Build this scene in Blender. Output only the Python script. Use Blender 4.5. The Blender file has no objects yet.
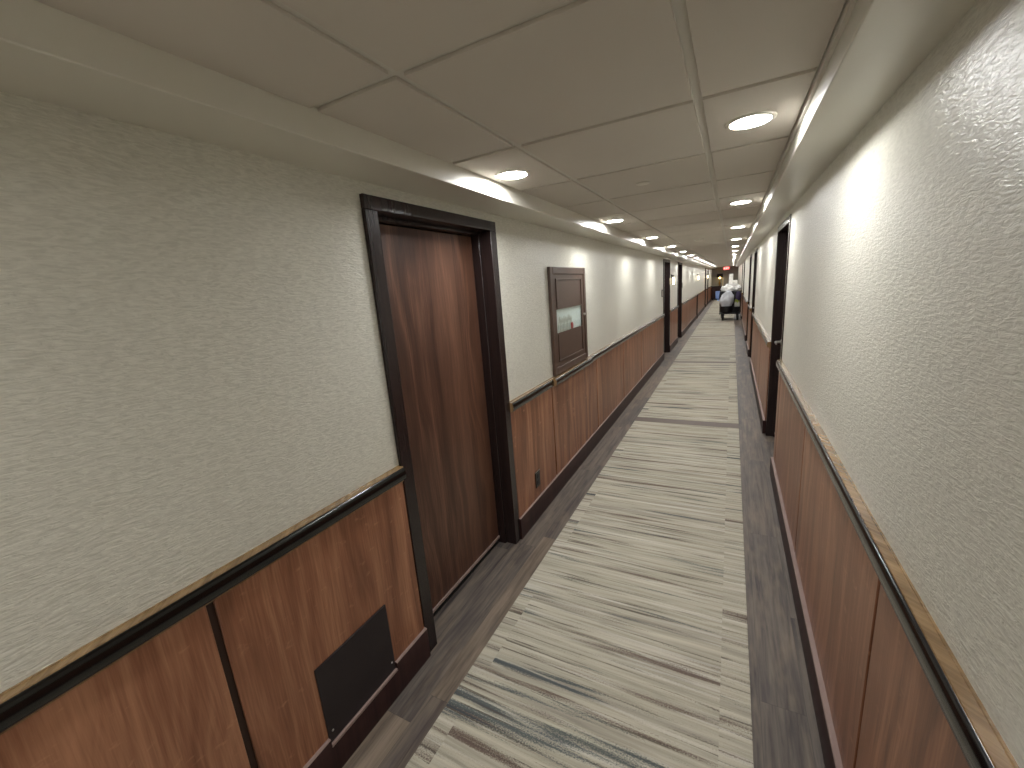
import bpy, bmesh, math, random
from mathutils import Vector, Matrix, noise
random.seed(4)
S = bpy.context.scene
C = S.collection
PI = math.pi

# ------------------------------------------------------------------ helpers
class MB:
    """collects shapes into one mesh object"""
    def __init__(self): self.bm = bmesh.new()
    def box(self, x0, x1, y0, y1, z0, z1, mi=0):
        v = [self.bm.verts.new(p) for p in ((x0,y0,z0),(x1,y0,z0),(x1,y1,z0),(x0,y1,z0),(x0,y0,z1),(x1,y0,z1),(x1,y1,z1),(x0,y1,z1))]
        for q in ((3,2,1,0),(4,5,6,7),(0,1,5,4),(1,2,6,5),(2,3,7,6),(3,0,4,7)):
            f = self.bm.faces.new([v[i] for i in q]); f.material_index = mi
        return self
    def prism_y(self, prof, y0, y1, mi=None):
        """profile of (x,z) points swept along y; mi: material index per profile edge"""
        a = [self.bm.verts.new((x, y0, z)) for x, z in prof]
        b = [self.bm.verts.new((x, y1, z)) for x, z in prof]
        n = len(prof)
        for i in range(n):
            f = self.bm.faces.new((a[i], a[(i+1) % n], b[(i+1) % n], b[i]))
            if mi: f.material_index = mi[i]
        self.bm.faces.new(a[::-1]); self.bm.faces.new(b)
        return self
    def lathe(self, prof, cx=0, cy=0, cz=0, n=32, axis='z', close=True, mi=0):
        """(radius, height) profile turned about an axis through (cx,cy,cz)"""
        rings = []
        for r, h in prof:
            ring = []
            for k in range(n):
                a = 2*PI*k/n
                p = (r*math.cos(a), r*math.sin(a), h)
                if axis == 'x': p = (p[2], p[0], p[1])
                if axis == 'y': p = (p[0], p[2], p[1])
                ring.append(self.bm.verts.new((p[0]+cx, p[1]+cy, p[2]+cz)))
            rings.append(ring)
        for a, b in zip(rings, rings[1:]):
            for k in range(n):
                f = self.bm.faces.new((a[k], a[(k+1) % n], b[(k+1) % n], b[k])); f.smooth = True; f.material_index = mi
        if close:
            for ring in (rings[0], rings[-1]):
                try: self.bm.faces.new(ring).material_index = mi
                except ValueError: pass
        return self
    def tube(self, pts, r, n=10):
        pts = [Vector(p) for p in pts]; rings = []
        for i, p in enumerate(pts):
            d = (pts[min(i+1, len(pts)-1)] - pts[max(i-1, 0)]).normalized()
            u = d.orthogonal().normalized() if i == 0 else (rings_u - rings_u.dot(d)*d).normalized()
            rings_u = u; w = d.cross(u)
            rr = r[i] if isinstance(r, (list, tuple)) else r
            rings.append([self.bm.verts.new(p + rr*(math.cos(2*PI*k/n)*u + math.sin(2*PI*k/n)*w)) for k in range(n)])
        for a, b in zip(rings, rings[1:]):
            for k in range(n):
                f = self.bm.faces.new((a[k], a[(k+1) % n], b[(k+1) % n], b[k])); f.smooth = True
        self.bm.faces.new(rings[0][::-1]); self.bm.faces.new(rings[-1])
        return self
    def blob(self, c, s, amp=.15, freq=3.0, seed=0, sub=4, shape=None):
        """a lumpy cloth-like body: a sphere squashed to half-sizes s, crumpled by noise"""
        g = bmesh.ops.create_icosphere(self.bm, subdivisions=sub, radius=1)
        for v in g['verts']:
            p = v.co.copy()
            d = 1 + amp*noise.noise(p*freq + Vector((seed*7.3, seed*3.1, seed))) + .4*amp*noise.noise(p*freq*2.7 + Vector((seed, 5, 9)))
            q = Vector((p.x*s[0]*d, p.y*s[1]*d, p.z*s[2]*d))
            if shape: q = shape(q, p)
            v.co = q + Vector(c)
        for v in g['verts']:
            for f in v.link_faces: f.smooth = True
        return self
    def build(self, name, mats, parent=None, bevel=0, seg=2):
        bmesh.ops.recalc_face_normals(self.bm, faces=self.bm.faces)
        me = bpy.data.meshes.new(name); self.bm.to_mesh(me); self.bm.free()
        me.set_sharp_from_angle(angle=math.radians(40))
        for m in (mats if isinstance(mats, (list, tuple)) else [mats]): me.materials.append(m)
        o = bpy.data.objects.new(name, me); C.objects.link(o)
        if parent: o.parent = parent
        if bevel:
            b = o.modifiers.new('bevel', 'BEVEL'); b.width = bevel; b.segments = seg; b.limit_method = 'ANGLE'
            b.harden_normals = False
        return o

def tag(o, label=None, cat=None, group=None, kind=None):
    if label: o['label'] = label
    if cat: o['category'] = cat
    if group: o['group'] = group
    if kind: o['kind'] = kind
    return o
def empty(name, loc=(0, 0, 0)):
    o = bpy.data.objects.new(name, None); o.location = loc; o.empty_display_size = .1
    C.objects.link(o); return o
def copy_tree(o, parent=None):
    c = o.copy(); C.objects.link(c)
    if parent: c.parent = parent
    for ch in list(o.children): copy_tree(ch, c)
    return c

# ------------------------------------------------------------------ materials
def srgb(r, g, b):
    f = lambda c: ((c/255+.055)/1.055)**2.4 if c/255 > .04045 else c/255/12.92
    return (f(r), f(g), f(b), 1)
class NT:
    def __init__(self, name):
        self.m = bpy.data.materials.new(name); self.m.use_nodes = True
        self.t = self.m.node_tree; self.b = self.t.nodes['Principled BSDF']
    def n(self, ty, **kw):
        nd = self.t.nodes.new(ty)
        for k, v in kw.items(): setattr(nd, k, v)
        return nd
    def l(self, a, b): self.t.links.new(a, b)
    def set(self, nd, i, v):
        if hasattr(v, 'links') or isinstance(v, bpy.types.NodeSocket): self.l(v, nd.inputs[i])
        else: nd.inputs[i].default_value = v
    def math(self, op, a, b=0.0, c=None):
        nd = self.n('ShaderNodeMath', operation=op); self.set(nd, 0, a); self.set(nd, 1, b)
        if c is not None: self.set(nd, 2, c)
        return nd.outputs[0]
    def mix(self, f, a, b, mode='MIX'):
        nd = self.n('ShaderNodeMix', data_type='RGBA', blend_type=mode)
        self.set(nd, 0, f); self.set(nd, 6, a); self.set(nd, 7, b); return nd.outputs[2]
    def pos(self): return self.n('ShaderNodeNewGeometry').outputs['Position']
    def sep(self, v):
        nd = self.n('ShaderNodeSeparateXYZ'); self.l(v, nd.inputs[0]); return nd.outputs
    def comb(self, x, y, z):
        nd = self.n('ShaderNodeCombineXYZ')
        for i, v in enumerate((x, y, z)): self.set(nd, i, v)
        return nd.outputs[0]
    def scale(self, v, s):
        nd = self.n('ShaderNodeVectorMath', operation='MULTIPLY'); self.set(nd, 0, v); nd.inputs[1].default_value = s
        return nd.outputs[0]
    def noise(self, v, scale=1, detail=3, rough=.5, dist=0):
        nd = self.n('ShaderNodeTexNoise'); self.l(v, nd.inputs['Vector'])
        for k, x in (('Scale', scale), ('Detail', detail), ('Roughness', rough), ('Distortion', dist)): nd.inputs[k].default_value = x
        return nd.outputs[0]
    def ramp(self, f, *stops):
        nd = self.n('ShaderNodeValToRGB'); e = nd.color_ramp.elements
        while len(e) < len(stops): e.new(.5)
        for el, (p, c) in zip(e, stops): el.position = p; el.color = c
        self.l(f, nd.inputs[0]); return nd.outputs[0]
    def mrange(self, f, a, b, c=0.0, d=1.0):
        nd = self.n('ShaderNodeMapRange'); self.set(nd, 0, f)
        for i, v in enumerate((a, b, c, d)): nd.inputs[i+1].default_value = v
        return nd.outputs[0]
    def bump(self, h, strength=.3, dist=.002):
        nd = self.n('ShaderNodeBump'); nd.inputs['Strength'].default_value = strength; nd.inputs['Distance'].default_value = dist
        self.l(h, nd.inputs['Height']); self.l(nd.outputs[0], self.b.inputs['Normal'])
    def out(self, col=None, rough=.5, metal=0, spec=.5, coat=0, coat_rough=.1):
        if col is not None: self.set(self.b, 'Base Color', col)
        self.set(self.b, 'Roughness', rough); self.b.inputs['Metallic'].default_value = metal
        self.b.inputs['Specular IOR Level'].default_value = spec
        self.b.inputs['Coat Weight'].default_value = coat; self.b.inputs['Coat Roughness'].default_value = coat_rough
        return self.m
def plain(name, rgb, rough=.5, metal=0, spec=.5, coat=0, var=.06, coat_rough=.1):
    """a solid colour with a little mottling"""
    t = NT(name); c = srgb(*rgb)
    n_ = t.noise(t.pos(), 14, 3)
    d = tuple(x*(1-var*2) for x in c[:3]) + (1,)
    return t.out(t.mix(n_, d, tuple(min(1, x*(1+var)) for x in c[:3]) + (1,)), rough, metal, spec, coat, coat_rough)
def emit(name, rgb, strength):
    t = NT(name); t.b.inputs['Emission Color'].default_value = srgb(*rgb); t.b.inputs['Emission Strength'].default_value = strength
    return t.out(srgb(*rgb), .5)

def wallpaper_mat():
    t = NT('embossed_wallpaper'); p = t.pos()
    warp = t.noise(t.scale(p, (9, 9, 14)), 1, 2)
    x, y, z = t.sep(p)
    q = t.comb(t.math('MULTIPLY', x, 38), t.math('MULTIPLY', y, 38), t.math('ADD', t.math('MULTIPLY', z, 170), t.math('MULTIPLY', warp, 3.5)))
    a = t.noise(q, 1, 2, .55, .6)
    b = t.noise(t.scale(p, (70, 70, 240)), 1, 2)
    h = t.math('ADD', t.mrange(a, .3, .7), t.math('MULTIPLY', b, .45))
    big = t.noise(t.scale(p, (1.2, 1.2, 1.2)), 1, 2)
    col = t.mix(t.mrange(a, .3, .65), srgb(190, 188, 176), srgb(210, 208, 196))
    col = t.mix(t.mrange(big, .35, .65, 0, .15), col, srgb(192, 190, 178))
    t.bump(h, .5, .0022)
    t.b.inputs['Anisotropic'].default_value = .85        # horizontal embossing stretches highlights upward
    t.l(t.comb(0.0, 0.0, 1.0), t.b.inputs['Tangent'])
    return t.out(col, .40, 0, .45)

def wood_mat(name, dark, mid, light, rough, grain=1.0, flitch=.0, fleck=0.0, coat=0, spec=.5):
    """vertical-grain veneer; each object gets its own cut of it"""
    t = NT(name); p = t.pos(); x, y, z = t.sep(p)
    rnd = t.n('ShaderNodeObjectInfo').outputs['Random']
    off = t.math('MULTIPLY', rnd, 37.0)
    yy = t.math('ADD', t.math('ADD', x, y), off)
    w = t.noise(t.comb(t.math('MULTIPLY', yy, 3.0), off, t.math('MULTIPLY', z, .8)), 1, 2)
    cath = t.noise(t.comb(t.math('ADD', t.math('MULTIPLY', yy, 14*grain), t.math('MULTIPLY', w, 5)), off, t.math('MULTIPLY', z, .7)), 1, 4, .6)
    fine = t.noise(t.comb(t.math('MULTIPLY', yy, 170), off, t.math('MULTIPLY', z, 5)), 1, 3, .6)
    f = t.math('ADD', t.math('MULTIPLY', cath, .75), t.math('MULTIPLY', fine, .3))
    col = t.ramp(f, (.34, srgb(*dark)), (.52, srgb(*mid)), (.70, srgb(*light)))
    if flitch:
        wn = t.n('ShaderNodeTexWhiteNoise', noise_dimensions='1D')
        t.l(t.math('FLOOR', t.math('MULTIPLY', t.math('ADD', yy, t.math('MULTIPLY', w, .012)), 1/flitch)), wn.inputs['W'])
        col = t.mix(t.math('MULTIPLY', wn.outputs[0], .45), col, srgb(*light), 'MIX')
    if fleck:
        k = t.noise(t.comb(t.math('MULTIPLY', yy, 16), off, t.math('MULTIPLY', z, 30)), 1, 3, .6)
        col = t.mix(t.mrange(k, .63, .82, 0, fleck), col, srgb(min(255, light[0]+45), min(255, light[1]+40), min(255, light[2]+32)))
    t.bump(fine, .06, .001)
    return t.out(col, rough, 0, spec, coat)

def floor_mat():
    t = NT('dark_plank_floor'); p = t.pos(); x, y, z = t.sep(p)
    W, Ln = .1525, 1.22
    cx = t.math('DIVIDE', t.math('ADD', x, 20.13), W); ci = t.math('FLOOR', cx)
    wn = t.n('ShaderNodeTexWhiteNoise', noise_dimensions='1D'); t.l(ci, wn.inputs['W'])
    ry = t.math('DIVIDE', t.math('ADD', y, t.math('MULTIPLY', wn.outputs[0], 1.22)), Ln); ri = t.math('FLOOR', ry)
    w2 = t.n('ShaderNodeTexWhiteNoise', noise_dimensions='3D'); t.l(t.comb(ci, ri, 3.0), w2.inputs['Vector'])
    r = w2.outputs[0]; seed = t.math('MULTIPLY', r, 50)
    g = t.noise(t.comb(t.math('MULTIPLY', x, 42), t.math('MULTIPLY', y, 2.2), seed), 1, 5, .62, .4)
    b = t.noise(t.comb(t.math('MULTIPLY', x, 13), t.math('MULTIPLY', y, 3.0), seed), 1, 3, .6)
    base = t.ramp(r, (.0, srgb(64, 58, 58)), (.35, srgb(90, 82, 77)), (.7, srgb(104, 92, 82)), (1, srgb(128, 112, 95)))
    col = t.mix(t.mrange(g, .33, .67, 0, 1), t.mix(.6, base, srgb(44, 39, 40)), t.mix(.35, base, srgb(158, 146, 132)))
    col = t.mix(t.mrange(b, .52, .75, 0, .5), col, srgb(146, 130, 112))
    col = t.mix(t.mrange(b, .25, .42, .55, 0), col, srgb(66, 62, 66))
    ex = t.math('ABSOLUTE', t.math('SUBTRACT', t.math('FRACT', cx), .5)); ey = t.math('ABSOLUTE', t.math('SUBTRACT', t.math('FRACT', ry), .5))
    seam = t.math('MAXIMUM', t.math('GREATER_THAN', ex, .5-.008), t.math('GREATER_THAN', ey, .5-.0012))
    col = t.mix(t.math('MULTIPLY', seam, .3), col, srgb(38, 34, 33))
    t.bump(g, .12, .001)
    return t.out(col, t.mrange(g, .3, .7, .42, .58), 0, .4)

def carpet_mat():
    t = NT('streaked_carpet'); p = t.pos(); x, y, z = t.sep(p)
    ri = t.math('FLOOR', t.math('DIVIDE', y, .25))
    rh = t.n('ShaderNodeTexWhiteNoise', noise_dimensions='1D'); t.l(t.math('ADD', ri, .37), rh.inputs['W'])
    ci = t.math('ADD', t.math('GREATER_THAN', x, .015), t.math('MULTIPLY', t.math('LESS_THAN', x, t.math('SUBTRACT', -.9, t.math('MULTIPLY', t.math('GREATER_THAN', rh.outputs[0], .45), .5))), 2.0))
    wn = t.n('ShaderNodeTexWhiteNoise', noise_dimensions='3D'); t.l(t.comb(ri, ci, 1.7), wn.inputs['Vector'])
    seed = t.math('MULTIPLY', wn.outputs[0], 60)
    def streak(sx, sy, k, det=3, rough=.55):
        s2 = t.math('ADD', t.math('MULTIPLY', seed, k), k*3.3)
        return t.noise(t.comb(t.math('MULTIPLY', x, sx), t.math('MULTIPLY', y, sy), s2), 1, det, rough, .15)
    pix = t.noise(t.scale(p, (180, 260, 1)), 1, 2)
    frag = lambda v: t.math('ADD', v, t.math('MULTIPLY', t.math('SUBTRACT', pix, .5), .24))
    base = t.ramp(frag(streak(1.6, 44, 0, 4, .65)), (.3, srgb(152, 147, 133)), (.48, srgb(182, 177, 160)), (.7, srgb(202, 198, 181)))
    taupe = t.mrange(frag(streak(.8, 20, 1)), .52, .68, 0, .5)
    col = t.mix(taupe, base, srgb(138, 130, 122))
    cream = t.mrange(frag(streak(1.2, 34, 1.3)), .54, .68, 0, .6)
    col = t.mix(cream, col, srgb(218, 215, 204))
    plum = t.mrange(frag(streak(.8, 19, 1.9, 3)), .59, .68, 0, .85)
    col = t.mix(plum, col, srgb(92, 72, 66))
    teal = t.mrange(frag(streak(.9, 19, 2.7, 3)), .60, .68, 0, .88)
    col = t.mix(teal, col, srgb(66, 78, 84))
    thin = t.mrange(frag(streak(1.8, 70, 3.9, 2)), .61, .68, 0, .8)
    col = t.mix(thin, col, srgb(92, 84, 76))
    t.bump(pix, .5, .002)
    return t.out(col, .95, 0, .1)

def ceil_mat(name, rgb, bump=.1, rough=.85, spec=.2):
    t = NT(name); p = t.pos()
    n_ = t.noise(p, 900, 2); b = t.noise(p, 2.5, 2)
    c = srgb(*rgb); d = tuple(v*.93 for v in c[:3]) + (1,)
    t.bump(n_, bump, .001)
    return t.out(t.mix(b, d, c), rough, 0, spec)

M = dict(
    paper=wallpaper_mat(),
    cherry=wood_mat('cherry_veneer', (92, 57, 39), (134, 89, 65), (172, 124, 94), .36, 1.0, 0, .45, 0, .35),
    walnut=wood_mat('walnut_veneer', (40, 25, 20), (70, 45, 35), (116, 82, 64), .40, .9, .11, 0, 0, .35),
    espresso=wood_mat('espresso_stained_wood', (30, 22, 22), (41, 31, 30), (48, 36, 34), .27, 2.0, 0, 0, 0, .4),
    base=wood_mat('dark_baseboard_wood', (34, 18, 18), (46, 26, 25), (56, 34, 31), .42, 2.0, 0, 0, 0, .3),
    baseledge=plain('pale_edge_painted_sheen', (148, 127, 120), .34),  # reflection along the baseboard top painted as colour; also plain pale trim
    groove=plain('dark_groove_wood', (52, 31, 21), .6),
    ledge=wood_mat('rail_brown_wood', (108, 84, 56), (138, 110, 76), (162, 132, 94), .22, 2.0, 0, 0, 1.0),
    black=plain('black_gloss_lacquer', (12, 10, 10), .18, 0, .5, .15),
    floor=floor_mat(), carpet=carpet_mat(),
    tile=ceil_mat('ceiling_tile_face', (208, 202, 193)),
    grid=ceil_mat('ceiling_grid_metal', (214, 211, 203), .0),
    soffit=ceil_mat('soffit_paint', (214, 211, 200), .04, .32, .5),
    endwall=plain('end_wall_dark_paint', (142, 141, 132), .7),
    lamp_white=plain('downlight_trim_white', (228, 225, 216), .4),
    steel=plain('brushed_steel', (190, 188, 182), .28, 1),
    brown_metal=plain('brown_enamel_metal', (78, 60, 50), .38),
    plate=plain('dark_vent_plate_metal', (40, 33, 35), .42, 0, .3),
    outlet=plain('black_outlet_plastic', (24, 20, 20), .35),
    sprink=plain('sprinkler_cap_white', (226, 222, 212), .6),
    white_cloth=plain('white_terry_cloth', (232, 230, 226), .9, 0, .1),
    bag=plain('white_plastic_bag', (205, 208, 214), .35, 0, .5),
    blackpl=plain('black_cart_plastic', (24, 24, 27), .45),
    rubber=plain('black_rubber', (20, 20, 20), .7),
    blue=plain('blue_cleaning_cloth', (126, 146, 190), .9, 0, .1),
    purple=plain('dark_purple_nylon', (58, 48, 84), .6),
    lime=plain('lime_bottle_plastic', (202, 214, 96), .35),
    whitepl=plain('white_bottle_plastic', (226, 226, 214), .35),
    paper_roll=plain('white_tissue_paper', (238, 236, 230), .95, 0, .1),
    pole=plain('pale_wooden_pole', (196, 176, 140), .55),
    shade=plain('black_lamp_shade', (22, 20, 18), .7),
    brass=plain('aged_brass', (160, 128, 70), .35, 1),
    lens=emit('downlight_lens', (252, 252, 251), 82.0),
    sconce=emit('sconce_glass', (255, 238, 196), 2.2),
    glow=emit('lamp_bulb_glow', (255, 206, 120), 7.0),
    exit_red=emit('exit_sign_red', (214, 40, 38), .55),
    exit_letter=emit('exit_sign_letters', (255, 190, 180), 1.0),
    hose=plain('folded_canvas_hose', (206, 204, 196), .8),
    red=plain('red_valve_enamel', (176, 48, 44), .4),
    cabinet_in=plain('cabinet_white_lining', (224, 228, 226), .6),
)
g = NT('cabinet_window_glass')                     # thin clear pane
tr = g.n('ShaderNodeBsdfTransparent'); tr.inputs[0].default_value = (.95, .98, .97, 1)
gl = g.n('ShaderNodeBsdfGlossy'); gl.inputs['Roughness'].default_value = .03
mx = g.n('ShaderNodeMixShader'); mx.inputs[0].default_value = .09; g.l(tr.outputs[0], mx.inputs[1]); g.l(gl.outputs[0], mx.inputs[2])
g.l(mx.outputs[0], g.t.nodes['Material Output'].inputs['Surface']); M['glass'] = g.m

# ------------------------------------------------------------------ dimensions
XL, XR = -1.215, .365            # wallpaper planes
Y0, Y1 = -5.2, 32.0              # back of the corridor behind us, end wall
ZC, ZS = 2.14, 2.064             # tile ceiling, soffit underside
SL, SR = -1.003, .196            # soffit inner edges
RAIL0, RAIL1 = .885, .955
DL = [(1.198, 2.18), (8.95, 9.93), (11.47, 12.45), (23.7, 24.68), (26.2, 27.18)]
DR = [(3.76, 4.74), (8.36, 9.34), (10.6, 11.58), (15.9, 16.88), (18.7, 19.68)]
ZD = 2.018                        # top of door casings
CAS = .066

# ------------------------------------------------------------------ shell
fl = MB().box(-1.6, .75, Y0, Y1, -.06, 0).build('floor', M['floor'])
tag(fl, 'dark grey brown plank floor running down the corridor', 'floor', kind='structure')
div = [4.91, 8.69, 12.58, 16.4, 20.2, 24.0, 27.9]
for y in div:
    MB().box(-.975, .122, y-.085, y+.085, 0, .004).build('cross_plank', M['floor2'] if 'floor2' in M else plain('cross_plank_taupe', (106, 93, 84), .55), fl)
edges = [Y0+.02] + div + [Y1-1.0]
where = ['nearest length of pale streaked carpet, in front of the first taupe cross plank',
         'second length of pale streaked carpet, just past the first cross plank',
         'third length of pale streaked carpet, past the two far left doors',
         'fourth length of pale streaked carpet, ending near the cart wheels',
         'fifth length of pale streaked carpet, running under the housekeeping cart',
         'sixth length of pale streaked carpet, behind the housekeeping cart',
         'seventh length of pale streaked carpet, one short of the end wall',
         'last length of pale streaked carpet, reaching the dark end wall']
for i, (a, b) in enumerate(zip(edges, edges[1:])):
    c = MB().box(-.975, .122, a+(.085 if i else 0), b-.085, 0, .006).build('carpet_runner', M['carpet'], bevel=.002, seg=1)
    tag(c, where[i], 'carpet', 'carpet lengths down the corridor')

def wall(name, x0, x1, doors, label):
    m = MB(); y = Y0
    for a, b in doors:
        m.box(x0, x1, y, a+.02, 0, ZC+.1); m.box(x0, x1, a+.02, b-.02, ZD-.02, ZC+.1); y = b-.02
    m.box(x0, x1, y, Y1, 0, ZC+.1)
    return tag(m.build(name, M['paper']), label, 'wall', kind='structure')
wall('wall_left', XL-.16, XL, DL, 'left corridor wall with embossed greige wallpaper')
wall('wall_right', XR, XR+.16, DR, 'right corridor wall with embossed greige wallpaper')
tag(MB().box(XL-.3, XR+.3, Y1, Y1+.1, 0, ZC+.1).build('wall_end', M['endwall']), 'dark end wall closing the far end of the corridor', 'wall', kind='structure')
tag(MB().box(XL-.3, XR+.3, Y0-.1, Y0, 0, ZC+.1).build('wall_back', M['paper']), 'back wall of the corridor behind the viewer', 'wall', kind='structure')

# ceiling: tegular tiles hanging a little below a recessed grid
PITCH = .628; CY0 = .872
GA, GB, GW = -.711, -.109, .012
cm = MB(); cm.box(SL-.01, SR+.01, Y0, Y1, ZC+.009, ZC+.1, 1)
k0 = math.floor((Y0-CY0)/PITCH); k1 = math.ceil((Y1-CY0)/PITCH)
for k in range(k0, k1):
    a = max(Y0, CY0+k*PITCH)+GW; b = min(Y1, CY0+(k+1)*PITCH)-GW
    if b <= a: continue
    for xa, xb in ((SL, GA-GW), (GA+GW, GB-GW), (GB+GW, SR-.014)):
        cm.box(xa, xb, a, b, ZC, ZC+.0095, 0)
ceil = cm.build('ceiling', [M['tile'], M['grid']], bevel=.0015, seg=1)
tag(ceil, 'taupe tile ceiling with a recessed grid between the soffits', 'ceiling', kind='structure')
MB().box(XL-.1, SL, Y0, Y1, ZS, ZC+.1).build('soffit', M['soffit'], ceil, bevel=.003)
MB().box(SR, XR+.1, Y0, Y1, ZS, ZC+.1).build('soffit', M['soffit'], ceil, bevel=.003)
MB().box(SR-.010, SR+.002, Y0, Y1, ZC-.016, ZC+.012).build('wall_angle', M['grid'], ceil)

# ------------------------------------------------------------------ wainscot, rails, baseboards
def spans(doors):
    out = []; y = Y0
    for a, b in doors: out.append((y, a)); y = b
    out.append((y, Y1)); return out
def rail_profile(x, s, d=.037):
    """s: +1 sticks out to +x; brown ledge on top, black bullnose, brown bead below"""
    pts = [(0, RAIL0), (.016, RAIL0), (.018, RAIL0+.004), (.018, RAIL0+.010)]
    for k in range(11):
        a = -PI/2 + PI*k/10
        pts.append((d-.011+.011*math.cos(a), RAIL0+.037+.027*math.sin(a)))
    pts += [(d-.012, RAIL1-.003), (.005, RAIL1-.003), (.004, RAIL1), (.0, RAIL1)]
    mi = [0]*4 + [1]*10 + [0]*5
    return [(x+s*p, z) for p, z in pts], mi
def wainscot(name, side, doors, pan0, label, lab_rail, lab_base):
    s = 1 if side == 'left' else -1; x = XL if side == 'left' else XR
    root = empty(name, (0, 0, 0)); tag(root, label, 'wainscot', kind='structure')
    for a, b in spans(doors):
        m = MB(); xa, xb = sorted((x, x+s*.004)); m.box(xa, xb, a, b, .06, RAIL0+.01)
        m.build('wainscot_backing', M['groove'], root)
        cuts = [a] + [pan0+k*1.215 for k in range(-6, 30) if a+.08 < pan0+k*1.215 < b-.08] + [b]
        for i, (c, d) in enumerate(zip(cuts, cuts[1:])):
            w0 = .010 if i else .004; w1 = .010 if i < len(cuts)-2 else .004
            if side == 'right' : w0 *= .75; w1 *= .75
            xa, xb = sorted((x+s*.004, x+s*.014))
            MB().box(xa, xb, c+w0, d-w1, .07, RAIL0+.012).build('wainscot_panel', M['cherry'], root, bevel=.002, seg=1)
        pieces = [(a, b, 0)]
        if side == 'left' and a < 3 < b: pieces = [(a, 2.865, 0), (2.865, 3.82, .022), (3.82, b, 0)]
        for c, d, e in pieces:
            prof, mi = rail_profile(x, s, .037+e)
            r_ = MB().prism_y(prof, c+.002, d-.002, mi).build('chair_rail', [M['ledge'], M['black']], root)
            for fc in r_.data.polygons: fc.use_smooth = fc.material_index == 1
            r_.data.set_sharp_from_angle(angle=math.radians(40))
    return root
wainscot('trim_1', 'left', DL, .444, 'cherry wood wainscot with black chair rail along the left wall', '', '')
wainscot('trim_2', 'right', DR, 1.19, 'cherry wood wainscot with black chair rail along the right wall', '', '')
def baseboard(name, side, doors, label):
    s = 1 if side == 'left' else -1; x = XL if side == 'left' else XR
    h = .151 if side == 'left' else .141; t = .027 if side == 'left' else .033
    m = MB()
    def piece(a, b, hh):
        prof = [(x, 0), (x+s*t, 0), (x+s*t, hh-.004), (x+s*(t-.003), hh), (x, hh)]
        m.prism_y(prof, a, b, [0, 0, 1, 1, 0])
    for a, b in spans(doors):
        if side == 'left' and a < .8 < b:
            piece(a, .668, h); piece(.668, 1.0, .118); piece(1.0, b, h)
        else: piece(a, b, h)
    return tag(m.build(name, [M['base'], M['baseledge']]), label, 'baseboard', kind='structure')
baseboard('baseboard_left', 'left', DL, 'dark brown baseboard along the left wall')
baseboard('baseboard_right', 'right', DR, 'dark brown baseboard with a top edge painted pale for its reflection along the right wall')
# corner post where the left wainscot steps, past the far doors
tag(MB().box(XL, XL+.05, 18.1, 18.2, 0, .95).build('trim_3', M['espresso'], bevel=.004), 'narrow dark wood post at rail height on the far left wall', 'post', kind='structure')

# ------------------------------------------------------------------ doors
def door(idx, side, a, b, label, lever):
    s = 1 if side == 'left' else -1; x = XL if side == 'left' else XR
    root = empty(f'door_{idx}', (x, (a+b)/2, 0)); tag(root, label, 'door', kind='structure')
    root_loc = Vector(root.location)
    inv = lambda o: (setattr(o, 'matrix_parent_inverse', Matrix.Translation(-root_loc)), o)[1]
    f = MB()
    def bx(d0, d1, y0, y1, z0, z1):
        xa, xb = sorted((x+s*d0, x+s*d1)); f.box(xa, xb, y0, y1, z0, z1)
    HC = .052
    P_ = .016 if side == 'left' else .006
    for y0, y1 in ((a, a+CAS), (b-CAS, b)): bx(-.16, P_, y0, y1, 0, ZD-HC)     # jambs with casing face
    bx(-.16, P_, a, b, ZD-HC, ZD)
    for y0, y1 in ((a+CAS, a+CAS+.014), (b-CAS-.014, b-CAS)): bx(-.145, -.055, y0, y1, 0, ZD-HC-.015)   # stops
    bx(-.145, -.055, a+CAS, b-CAS, ZD-HC-.015, ZD-HC)
    inv(f.build('door_frame', M['espresso'], root, bevel=.003))
    SD = -.105 if side == 'left' else -.074
    f = MB(); bx(SD-.044, SD, a+CAS+.016, b-CAS-.016, .045, ZD-HC-.018)
    slab = inv(f.build('door_slab', M['walnut'], root, bevel=.002))
    f = MB(); bx(SD-.04, SD+.008, a+CAS+.016, b-CAS-.016, .035, .052)
    inv(f.build('door_sweep', M['baseledge'], root, bevel=.002))
    f = MB(); bx(-.175, -.155, a+CAS, b-CAS, 0, ZD-CAS); bx(-.16, SD-.004, a+CAS, b-CAS, 0, .008)
    inv(f.build('threshold', M['rubber'], root))
    if lever:
        yl = b-CAS-.075 if side == 'right' else a+CAS+.075
        dirn = -1 if side == 'right' else 1
        h = MB(); xs = x+s*SD
        h.lathe([(.026, 0), (.026, s*.008), (.012, s*.012), (.011, s*.05)], xs, yl, .97, 16, 'x')
        h.tube([(xs+s*.048, yl, .97), (xs+s*.054, yl+dirn*.02, .97), (xs+s*.056, yl+dirn*.12, .968)], [.011, .010, .008])
        inv(h.build('lever_handle', M['steel'], root))
    return root
labL = ['dark walnut door in an espresso frame nearest the viewer on the left wall',
        'dark framed door on the left wall, just before the first wall sconce',
        'dark framed door on the left wall, just past the first wall sconce',
        'nearer of the two most distant dark framed doors on the left wall',
        'farther of the two most distant dark framed doors, nearest the end wall']
labR = ['dark framed door with a steel lever, nearest on the right wall',
        'second dark framed door from the viewer on the right wall',
        'third dark framed door from the viewer on the right wall',
        'dark framed door on the right wall just before the housekeeping cart',
        'dark framed door on the right wall just behind the housekeeping cart']
i = 0
for (a, b), l in zip(DL, labL): i += 1; door(i, 'left', a, b, l, i > 1)
for (a, b), l in zip(DR, labR): i += 1; door(i, 'right', a, b, l, True)

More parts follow.
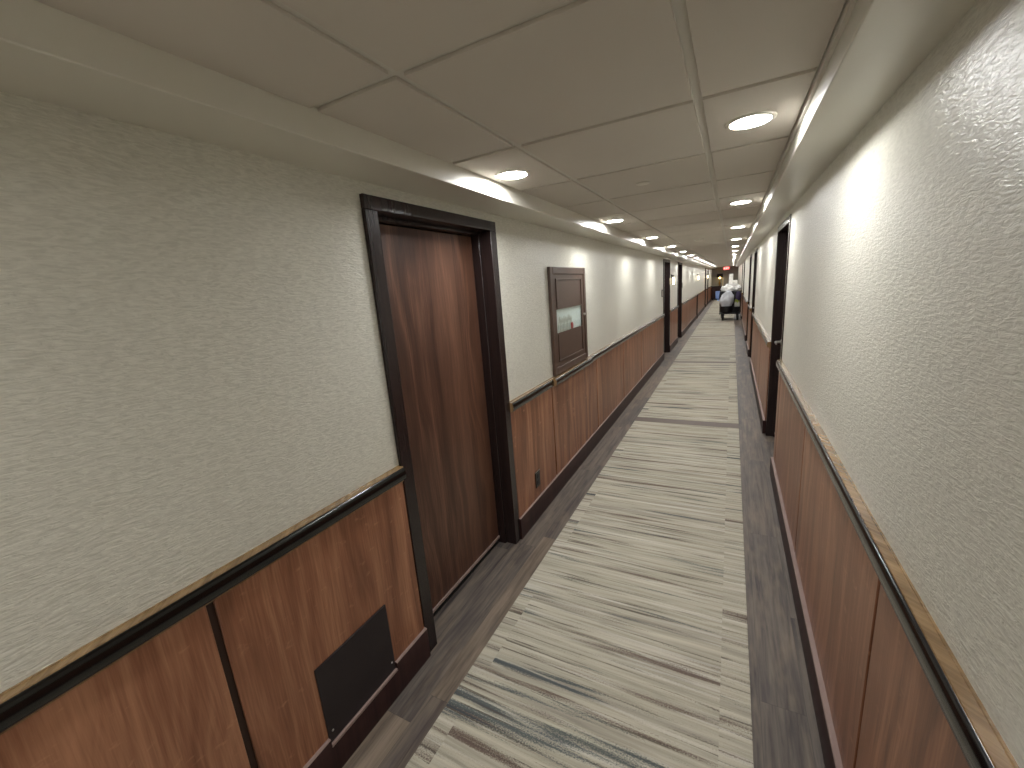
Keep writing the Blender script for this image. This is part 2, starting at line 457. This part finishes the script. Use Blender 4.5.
# ------------------------------------------------------------------ downlights
ordn = ['first', 'second', 'third', 'fourth', 'fifth', 'sixth', 'seventh', 'eighth', 'ninth', 'tenth', 'eleventh', 'twelfth', 'thirteenth', 'fourteenth', 'fifteenth', 'sixteenth']
def make_light():
    r = empty('ceiling_downlight', (0, 0, ZC))
    MB().lathe([(.062, -.001), (.064, -.006), (.070, -.007), (.078, -.003), (.079, .0), (.062, .0)], n=40).build('trim_ring', M['lamp_white'], r)
    MB().lathe([(.0005, -.0045), (.035, -.004), (.0625, -.002)], n=40).build('lens', M['lens'], r)
    return r
proto = make_light(); first = True
for row, xl in (('left', -.888), ('right', .038)):
    for k in range(16):
        o = proto if first else copy_tree(proto); first = False
        o.location = (xl, 1.812+k*PITCH*3, ZC)
        tag(o, f'round lit recessed downlight, {ordn[k]} from the viewer in the row along the {row} soffit', 'ceiling light', 'round recessed downlights')

for side, xl in (('left', -.888), ('right', .038)):
    for k in (-3, -2, -1):  # unseen pairs, added and spaced to brighten the near left wall
        o = copy_tree(proto); o.location = (xl, 1.812-PITCH+k*PITCH*3, ZC)
        tag(o, f"added unseen fill downlight {('', 'just behind the viewer', 'well behind the viewer', 'farthest behind the viewer')[-k]} in the row along the {side} soffit", 'ceiling light', 'round recessed downlights')

# sprinkler caps and detector
def sprinkler(y, r, h, label, name, cat, xx=-.44):
    o = empty(name, (xx, y, ZC)); tag(o, label, cat)
    MB().lathe([(.0005, -h), (r*.8, -h), (r, -h*.6), (r, -h*.2), (r*.7, 0)], n=32).build('cover_plate', M['sprink'], o)
    if h > .01: MB().lathe([(r*1.12, -.006), (r*1.12, 0)], n=32).build('base_ring', M['lamp_white'], o)
    else: MB().lathe([(r*.86, -.0015), (r*.86, .0)], n=32).build('retainer', M['grid'], o)
sprinkler(2.47, .036, .007, 'small flat round sprinkler cover on the middle ceiling tiles, nearest the viewer', 'sprinkler_cover', 'sprinkler')
sprinkler(6.66, .060, .028, 'round white smoke detector on the ceiling further down the corridor', 'smoke_detector', 'smoke detector', -.43)

# ------------------------------------------------------------------ left wall fittings
v = empty('vent_cover', (XL+.014, .832, .118)); tag(v, 'dark blank metal plate low on the left wainscot above the notched baseboard', 'access plate')
iv = lambda o, r: (setattr(o, 'matrix_parent_inverse', Matrix.Translation(-Vector(r.location))), o)[1]
iv(MB().box(XL+.014, XL+.021, .668, .996, .120, .438).build('cover_plate', M['plate'], v, bevel=.0015), v)
iv(MB().box(XL+.018, XL+.030, .668, .996, .1185, .129).build('bottom_lip', M['baseledge'], v, bevel=.001), v)
for yy in (.685, .98):
    iv(MB().lathe([(.0045, 0), (.0035, .002), (.0005, .0025)], XL+.021, yy, .17, 10, 'x').build('screw', M['steel'], v), v)

o = empty('power_outlet', (XL+.014, 2.505, .29)); tag(o, 'black duplex power outlet low on the wainscot past the nearest door', 'power outlet')
iv(MB().box(XL+.014, XL+.020, 2.468, 2.542, .232, .350).build('cover_plate', M['outlet'], o, bevel=.002), o)
for zz in (.266, .316):
    iv(MB().box(XL+.019, XL+.0225, 2.488, 2.522, zz-.015, zz+.015).build('receptacle', M['blackpl'], o, bevel=.004), o)
iv(MB().box(XL+.0195, XL+.0205, 2.465, 2.545, .350, .353).build('plate_edge', M['steel'], o), o)

# fire hose cabinet
cy0, cy1, cz0, cz1 = 2.94, 3.79, .957, 1.785
cab = empty('fire_cabinet', (XL, (cy0+cy1)/2, cz0)); tag(cab, 'brown metal wall cabinet with a small glass window, hung above the left chair rail', 'fire cabinet')
def cpart(m, name, mat, bevel=0): return iv(m.build(name, mat, cab, bevel=bevel), cab)
m = MB(); fw = .055; D = .024
for y0, y1, z0, z1 in ((cy0, cy0+fw, cz0, cz1), (cy1-fw, cy1, cz0, cz1), (cy0+fw, cy1-fw, cz0, cz0+fw), (cy0+fw, cy1-fw, cz1-fw, cz1)):
    m.box(XL, XL+D, y0, y1, z0, z1)
cpart(m, 'cabinet_frame', M['brown_metal'], .004)
iy0, iy1, iz0, iz1 = cy0+fw, cy1-fw, cz0+fw, cz1-fw
wy0, wy1, wz0, wz1 = 3.045, 3.665, 1.278, 1.462
m = MB()
for y0, y1, z0, z1 in ((iy0, iy1, iz0, wz0), (iy0, iy1, wz1, iz1), (iy0, wy0, wz0, wz1), (wy1, iy1, wz0, wz1)):
    m.box(XL+.012, XL+.017, y0, y1, z0, z1)
cpart(m, 'cabinet_door', M['brown_metal'])
for bead in (((3.05, 3.66, 1.685, 1.697), (3.05, 3.058, 1.47, 1.685), (3.652, 3.66, 1.47, 1.685)), ((3.05, 3.66, 1.05, 1.062), (3.05, 3.058, 1.062, 1.27), (3.652, 3.66, 1.062, 1.27))):
  m = MB()                                          # raised beads framing the door panel above and below the window
  for y0, y1, z0, z1 in bead: m.box(XL+.017, XL+.024, y0, y1, z0, z1)
  cpart(m, 'panel_bead', M['brown_metal'], .002)
cpart(MB().box(XL+.013, XL+.015, wy0, wy1, wz0, wz1), 'window_pane', M['glass'])
cpart(MB().box(XL+.001, XL+.004, iy0, iy1, iz0, iz1), 'cabinet_lining', M['cabinet_in'])
m = MB()
for k in range(9):
    y = 3.10+k*.034; m.tube([(XL+.0055, y, 1.23), (XL+.0055, y+.006, 1.33), (XL+.0055, y+.03, 1.40-.008*(k % 3)), (XL+.0055, y+.045, 1.33), (XL+.0055, y+.05, 1.23)], .0040, 8)
cpart(m, 'folded_hose', M['hose'])
cpart(MB().lathe([(.0005, .003), (.03, .003), (.034, .006), (.03, .009), (.0005, .010)], XL, 3.42, 1.30, 20, 'x'), 'valve_wheel', M['red'])
cpart(MB().lathe([(.011, 0), (.012, .012), (.008, .018), (.0005, .019)], XL+.017, 3.715, 1.374, 16, 'x'), 'latch_knob', M['steel'])

# door-side plates and sconces on the left wall
def wall_plate(y, z, label):
    o = empty('door_sign', (XL, y, z)); tag(o, label, 'door sign', 'small dark signs beside the far doors')
    iv(MB().box(XL, XL+.012, y-.05, y+.05, z-.07, z+.07).build('plate', M['plate'], o, bevel=.003), o)
    iv(MB().box(XL+.012, XL+.016, y-.036, y+.036, z-.05, z+.05).build('face', M['steel'], o, bevel=.001), o)
wall_plate(8.78, 1.36, 'small dark sign plate on the wall just before the second left door')
wall_plate(12.62, 1.43, 'small dark sign plate on the wall just past the third left door')
def sconce(y, label):
    o = empty('wall_sconce', (XL, y, 1.55)); tag(o, label, 'wall sconce', 'lit wall sconces on the left wall')
    iv(MB().box(XL, XL+.018, y-.05, y+.05, 1.50, 1.72).build('back_plate', M['plate'], o, bevel=.003), o)
    iv(MB().box(XL+.018, XL+.056, y-.016, y+.016, 1.672, 1.70).build('bracket', M['plate'], o, bevel=.002), o)
    m = MB(); m.lathe([(.023, 0), (.027, .004), (.027, .145), (.023, .15)], XL+.05, y, 1.50, 24)
    iv(m.build('glass_shade', M['sconce'], o), o)
sconce(10.2, 'warm lit wall sconce between the two dark left doors')
sconce(18.3, 'warm lit wall sconce above the narrow dark post on the far left wall')
sconce(25.44, 'most distant warm lit wall sconce, between the last two left doors')

# ------------------------------------------------------------------ far end: exit sign, console, lamp
ex = empty('exit_sign', (-.335, 31.2, ZC)); tag(ex, 'lit red EXIT sign hanging from the ceiling at the far end', 'exit sign')
iv(MB().box(-.515, -.155, 31.18, 31.22, 1.915, 2.105).build('sign_box', M['exit_red'], ex, bevel=.006), ex)
iv(MB().box(-.40, -.27, 31.185, 31.215, 2.10, ZC).build('mount', M['lamp_white'], ex), ex)
m = MB(); st = .022; lh = .115; z0 = 1.952; lx = -.485; yb, yf = 31.18, 31.174
def lb(x0, x1, za, zb): m.box(lx+x0, lx+x1, yf, yb, z0+za, z0+zb)
def diag(xa, za, xb, zb):
    d = Vector((xb-xa, 0, zb-za)).normalized(); n_ = Vector((-d.z, 0, d.x))*st*.5
    pts = [Vector((lx+xa, 0, z0+za))+n_, Vector((lx+xa, 0, z0+za))-n_, Vector((lx+xb, 0, z0+zb))-n_, Vector((lx+xb, 0, z0+zb))+n_]
    fa = [m.bm.verts.new((p.x, yf, p.z)) for p in pts]; fb = [m.bm.verts.new((p.x, yb, p.z)) for p in pts]
    m.bm.faces.new(fa); m.bm.faces.new(fb[::-1])
    for k in range(4): m.bm.faces.new((fa[k], fa[(k+1) % 4], fb[(k+1) % 4], fb[k]))
lb(0, st, 0, lh); lb(st, .068, 0, st); lb(st, .06, lh/2-st/2, lh/2+st/2); lb(st, .068, lh-st, lh)          # E
diag(.092, 0, .160, lh); diag(.160, 0, .092, lh)                                                        # X
lb(.186, .186+st, 0, lh)                                                                                 # I
lb(.229, .304, lh-st, lh); lb(.2665-st/2, .2665+st/2, 0, lh-st)                                          # T
iv(m.build('lettering', M['exit_letter'], ex), ex)

con = empty('console_cabinet', (-.8, 31.75, 0)); tag(con, 'dark wood console cabinet standing against the far end wall', 'console')
iv(MB().box(-1.18, -.42, 31.5, 31.98, .08, .86).build('body', M['base'], con, bevel=.006), con)
iv(MB().box(-1.19, -.40, 31.48, 31.985, .86, .90).build('top', M['espresso'], con, bevel=.006), con)
for xa, xb in ((-1.16, -.81), (-.79, -.44)):
    d = iv(MB().box(xa, xb, 31.485, 31.5, .12, .83).build('door', M['base'], con, bevel=.004), con)
for xx in (-1.13, -.47):
    for yy in (31.55, 31.93): iv(MB().box(xx-.03, xx+.03, yy-.03, yy+.03, 0, .08).build('foot', M['espresso'], con), con)
tl = empty('table_lamp', (-.72, 31.74, .90)); tag(tl, 'table lamp with a black shade glowing on the console at the end', 'table lamp')
iv(MB().lathe([(.0005, .90), (.08, .90), (.08, .915), (.03, .93), (.05, 1.0), (.065, 1.08), (.04, 1.2), (.012, 1.27), (.012, 1.45)], -.72, 31.74, 0, 24).build('base', M['brass'], tl), tl)
iv(MB().lathe([(.20, 1.47), (.17, 1.70), (.166, 1.70), (.196, 1.47)], -.72, 31.74, 0, 32, close=False).build('lamp_shade', M['shade'], tl), tl)
iv(MB().lathe([(.0005, 1.37), (.045, 1.385), (.06, 1.42), (.045, 1.46), (.0005, 1.47)], -.72, 31.74, 0, 20).build('bulb', M['glow'], tl), tl)

# ------------------------------------------------------------------ housekeeping cart
CX0, CX1, CYF, CYB, CM = -.37, .30, 16.80, 17.92, .10
FT = .0075                                   # carpet surface
cart = empty('housekeeping_cart', ((CX0+CX1)/2, (CYF+CYB)/2, 0)); tag(cart, 'black housekeeping cart loaded with white linen by the right wall', 'housekeeping cart')
def kp(m, name, mat, bevel=0):
    return iv(m.build(name, mat, cart, bevel=bevel), cart)
kp(MB().box(CX0, CX1, CYF, CYB, .235, .275), 'base_platform', M['blackpl'], .01)
kp(MB().box(CM, CX1, CYF, CYB, .46, .485), 'shelf', M['blackpl'], .006)
kp(MB().box(CX0, CM, CYF+.38, CYB, .98, 1.02).box(CM, CX1, CYF+.01, CYB, .98, 1.02), 'top_tray', M['blackpl'])
kp(MB().box(CX0, CM, CYF+.39, CYF+.41, .27, .98), 'front_panel', M['blackpl'], .004)
kp(MB().box(CM, CX1, CYF+.45, CYF+.47, .27, .98), 'compartment_back', M['blackpl'], .004)
kp(MB().box(CM, CX1, CYF+.02, CYF+.05, .78, .98), 'front_drawer', M['blackpl'], .006)
for xx, yy in ((CM, CYF+.015), (CX1-.012, CYF+.015), (CX0+.012, CYB-.015), (CX1-.012, CYB-.015)):
    kp(MB().box(xx-.012, xx+.012, yy-.015, yy+.015, .27, .99), 'corner_post', M['blackpl'], .004)
kp(MB().tube([(CX0+.04, CYB-.005, .9), (CX0+.04, CYB+.09, 1.02), (CX1-.04, CYB+.09, 1.02), (CX1-.04, CYB-.005, .9)], .014), 'push_handle', M['steel'])
for xx in (-.25, .22):
    for yy in (CYF+.09, CYB-.09):
        f = MB(); z = FT
        f.box(xx-.042, xx-.034, yy-.03, yy+.03, .09+z, .21); f.box(xx+.034, xx+.042, yy-.03, yy+.03, .09+z, .21); f.box(xx-.042, xx+.042, yy-.035, yy+.035, .205, .236)
        fork = kp(f, 'caster', M['blackpl'])
        w = MB().lathe([(.02, -.032), (.085, -.032), (.0915, -.022), (.0915, .022), (.085, .032), (.02, .032)], xx, yy, .092+z, 24, 'x').build('wheel', M['rubber'], fork)
BX, BY = -.145, CYF+.15
m = MB(); m.lathe([(.0005, .277), (.13, .277), (.195, .32), (.212, .42), (.218, .52), (.208, .52), (.20, .42), (.13, .33), (.0005, .325)], BX, BY, 0, 32)
kp(m, 'bin', M['blackpl'])
def bagsh(q, p):
    t_ = max(0, min(1, (q.z+.02)/.20))        # narrow inside the bin, bulging above its rim
    rad = math.hypot(q.x, q.y); lim = .175 if q.z < -.15 else .175+.5*(q.z+.15)
    k = min(1, lim/rad) if rad > 1e-6 else 1
    if q.z < -.26: k = min(1, .105/rad) if rad > 1e-6 else 1
    top = max(0, p.z)
    return Vector((max(-.235, min(.225, q.x*k*(1-.30*top)+.05*top)), max(-.21, min(.20, q.y*k*(1-.25*top))), max(-.355, q.z)))
tag(MB().blob((BX, BY, .700), (.245, .175, .365), .20, 3.2, 2, 4, bagsh).build('laundry_bag', M['bag']),
    'bulging white plastic bag slumped in the bin at the cart front', 'bag')
def bottle(x, y, label):
    z = .487; o = empty('spray_bottle', (x, y, z)); tag(o, label, 'bottle', 'white spray bottles on the cart shelf')
    iv(MB().lathe([(.0005, z), (.04, z), (.043, z+.01), (.043, z+.115), (.03, z+.145), (.014, z+.16), (.014, z+.18)], x, y, 0, 20).build('bottle_body', M['whitepl'], o), o)
    m = MB(); m.lathe([(.018, z+.175), (.018, z+.20), (.013, z+.215)], x, y, 0, 16); m.box(x-.018, x+.018, y-.055, y+.03, z+.21, z+.24); m.tube([(x, y-.03, z+.215), (x, y-.045, z+.18)], .005)
    iv(m.build('sprayer', M['lime'], o), o)
bottle(.155, CYF+.12, 'white spray bottle on the left of the cart shelf')
bottle(.245, CYF+.12, 'white spray bottle on the right of the cart shelf')
z = .487; jx, jy = .20, CYF+.30
o = empty('cleaner_jug', (jx, jy, z)); tag(o, 'tall lime green cleaner jug behind the spray bottles on the cart shelf', 'jug')
iv(MB().lathe([(.0005, z), (.085, z), (.09, z+.015), (.09, z+.21), (.07, z+.25), (.028, z+.275), (.028, z+.29)], jx, jy, 0, 24).build('jug_body', M['lime'], o), o)
iv(MB().lathe([(.034, z+.282), (.034, z+.31), (.0005, z+.312)], jx, jy, 0, 18).build('cap', M['whitepl'], o), o)
# linen on top
def towel(x, y, z, w, d, h, label, rz):
    o = empty('folded_towel', (x, y, z)); o.rotation_euler.z = rz
    m = MB()
    for k in range(3):
        zz = h*k/3
        m.box(-w/2+.006*(k % 2), w/2-.004*k, -d/2, d/2, zz+.001, zz+h/3)
    m.build('towel_folds', M['white_cloth'], o, bevel=min(h/7, .012), seg=3)
    tag(o, label, 'towel', 'folded white towels on the cart top'); return o
zt = 1.022; TY = CYF+.88
for k, lab in enumerate(('lowest folded white towel of the pile on the cart top', 'second folded white towel up the pile on the cart top', 'third folded white towel up the pile on the cart top', 'topmost folded white towel of the pile on the cart top')):
    towel(-.02+.01*k, TY, zt, .56-.05*k, .38, .062, lab, .03*(-1)**k); zt += .064
def sit(lo, lx, ly):
    return lambda q, p: Vector((max(-lx, min(lx, q.x)), max(-ly, min(ly, q.y)), max(lo, q.z)))
tag(MB().blob((-.125, CYF+.53, 1.112), (.215, .135, .13), .30, 3.0, 5, 4, sit(-.088, .225, .14)).build('crumpled_sheet', M['white_cloth']),
    'crumpled white bed sheet heaped on the left front of the cart top', 'sheet')
tag(MB().blob((.205, CYF+.26, 1.112), (.10, .19, .105), .30, 3.0, 11, 4, sit(-.088, .105, .22)).build('crumpled_pillowcase', M['white_cloth']),
    'crumpled white pillowcase bunched on the right of the cart top', 'pillowcase')
def roll(x, y, z, label):
    o = empty('toilet_roll', (x, y, z)); tag(o, label, 'toilet roll', 'white paper rolls stacked on the towels')
    iv(MB().lathe([(.02, 0), (.066, 0), (.071, .006), (.071, .109), (.066, .115), (.02, .115), (.02, 0)], x, y, z, 28, close=False).build('paper_roll', M['paper_roll'], o), o)
    iv(MB().lathe([(.0195, .001), (.0195, .114), (.017, .114), (.017, .001)], x, y, z, 16, close=False).build('core', M['pole'], o), o)
for k, lab in enumerate(('white paper roll at the bottom left of the roll stack on the towels', 'white paper roll in the middle of the roll stack on the towels', 'white paper roll at the very top of the roll stack on the towels')):
    roll(-.03, TY-.05, zt+.001+.117*k, lab)
roll(.115, TY-.05, zt+.001, 'white paper roll to the right of the roll stack on the towels')
# hanging cloths and bag, broom
def drape(name, x0, x1, y, ztop, zbot, mat, label, cat, seed):
    m = MB(); nx, nz = 14, 16; grid = []
    for i in range(nx+1):
        col = []
        for j in range(nz+1):
            u, w_ = i/nx, j/nz
            xx = x0+(x1-x0)*(u*(1-.25*w_)+.12*w_)
            yy = y - .018*math.sin(u*9+seed)*(.3+w_) - .03*noise.noise(Vector((u*2, w_*2, seed)))
            zz = ztop-(ztop-zbot)*w_*(1-.12*math.sin(u*5+seed))
            col.append(m.bm.verts.new((xx, yy, zz)))
        grid.append(col)
    for i in range(nx):
        for j in range(nz):
            f = m.bm.faces.new((grid[i][j], grid[i+1][j], grid[i+1][j+1], grid[i][j+1])); f.smooth = True
    o = m.build(name, mat); s = o.modifiers.new('thick', 'SOLIDIFY'); s.thickness = .012
    return tag(o, label, cat)
drape('hanging_cloth', -.52, -.372, CYF+.45, 1.05, .74, M['blue'], 'light blue cleaning cloth hanging off the left side of the cart', 'cleaning cloth', 1)
tag(MB().blob((.225, CYF-.055, .87), (.085, .04, .155), .2, 2.5, 3, 3, lambda q, p: Vector((q.x, min(q.y, .05), q.z))).build('nylon_bag', M['purple']), 'dark purple nylon bag hanging on the front right of the cart', 'bag')
br = empty('broom', (-.30, CYB+.13, FT)); tag(br, 'pale wooden broom pole standing upright behind the left of the cart linen', 'broom')
iv(MB().tube([(-.30, CYB+.13, .12), (-.30, CYB+.13, 1.50)], .016).build('pole', M['pole'], br), br)
iv(MB().box(-.335, -.265, CYB+.11, CYB+.15, FT, .13).build('brush_head', M['blackpl'], br, bevel=.006), br)

# ------------------------------------------------------------------ world, camera, colour
w = bpy.data.worlds.new('World'); S.world = w; w.use_nodes = True
w.node_tree.nodes['Background'].inputs[0].default_value = (.05, .05, .05, 1)
w.node_tree.nodes['Background'].inputs[1].default_value = 0.0
cam = bpy.data.cameras.new('camera'); co = bpy.data.objects.new('camera', cam); C.objects.link(co)
r = Vector((.88591756, .45748664, -.07652479)); u = Vector((-.03429784, .22913801, .97278951)); f = Vector((-.46257295, .85918668, -.21868819))
co.matrix_world = Matrix(((r.x, u.x, -f.x, 0), (r.y, u.y, -f.y, 0), (r.z, u.z, -f.z, 1.63), (0, 0, 0, 1)))
cam.sensor_fit = 'HORIZONTAL'; cam.sensor_width = 36; cam.lens = 413.353/1024*36; cam.clip_start = .02; cam.clip_end = 200
S.camera = co
vs = S.view_settings; vs.view_transform = 'Standard'; vs.look = 'None'; vs.gamma = 1; vs.use_curve_mapping = False
vs.exposure = 1.45
S.cycles.use_denoising = True
S.cycles.max_bounces = 10; S.cycles.diffuse_bounces = 6; S.cycles.glossy_bounces = 4
S.cycles.sample_clamp_indirect = 20
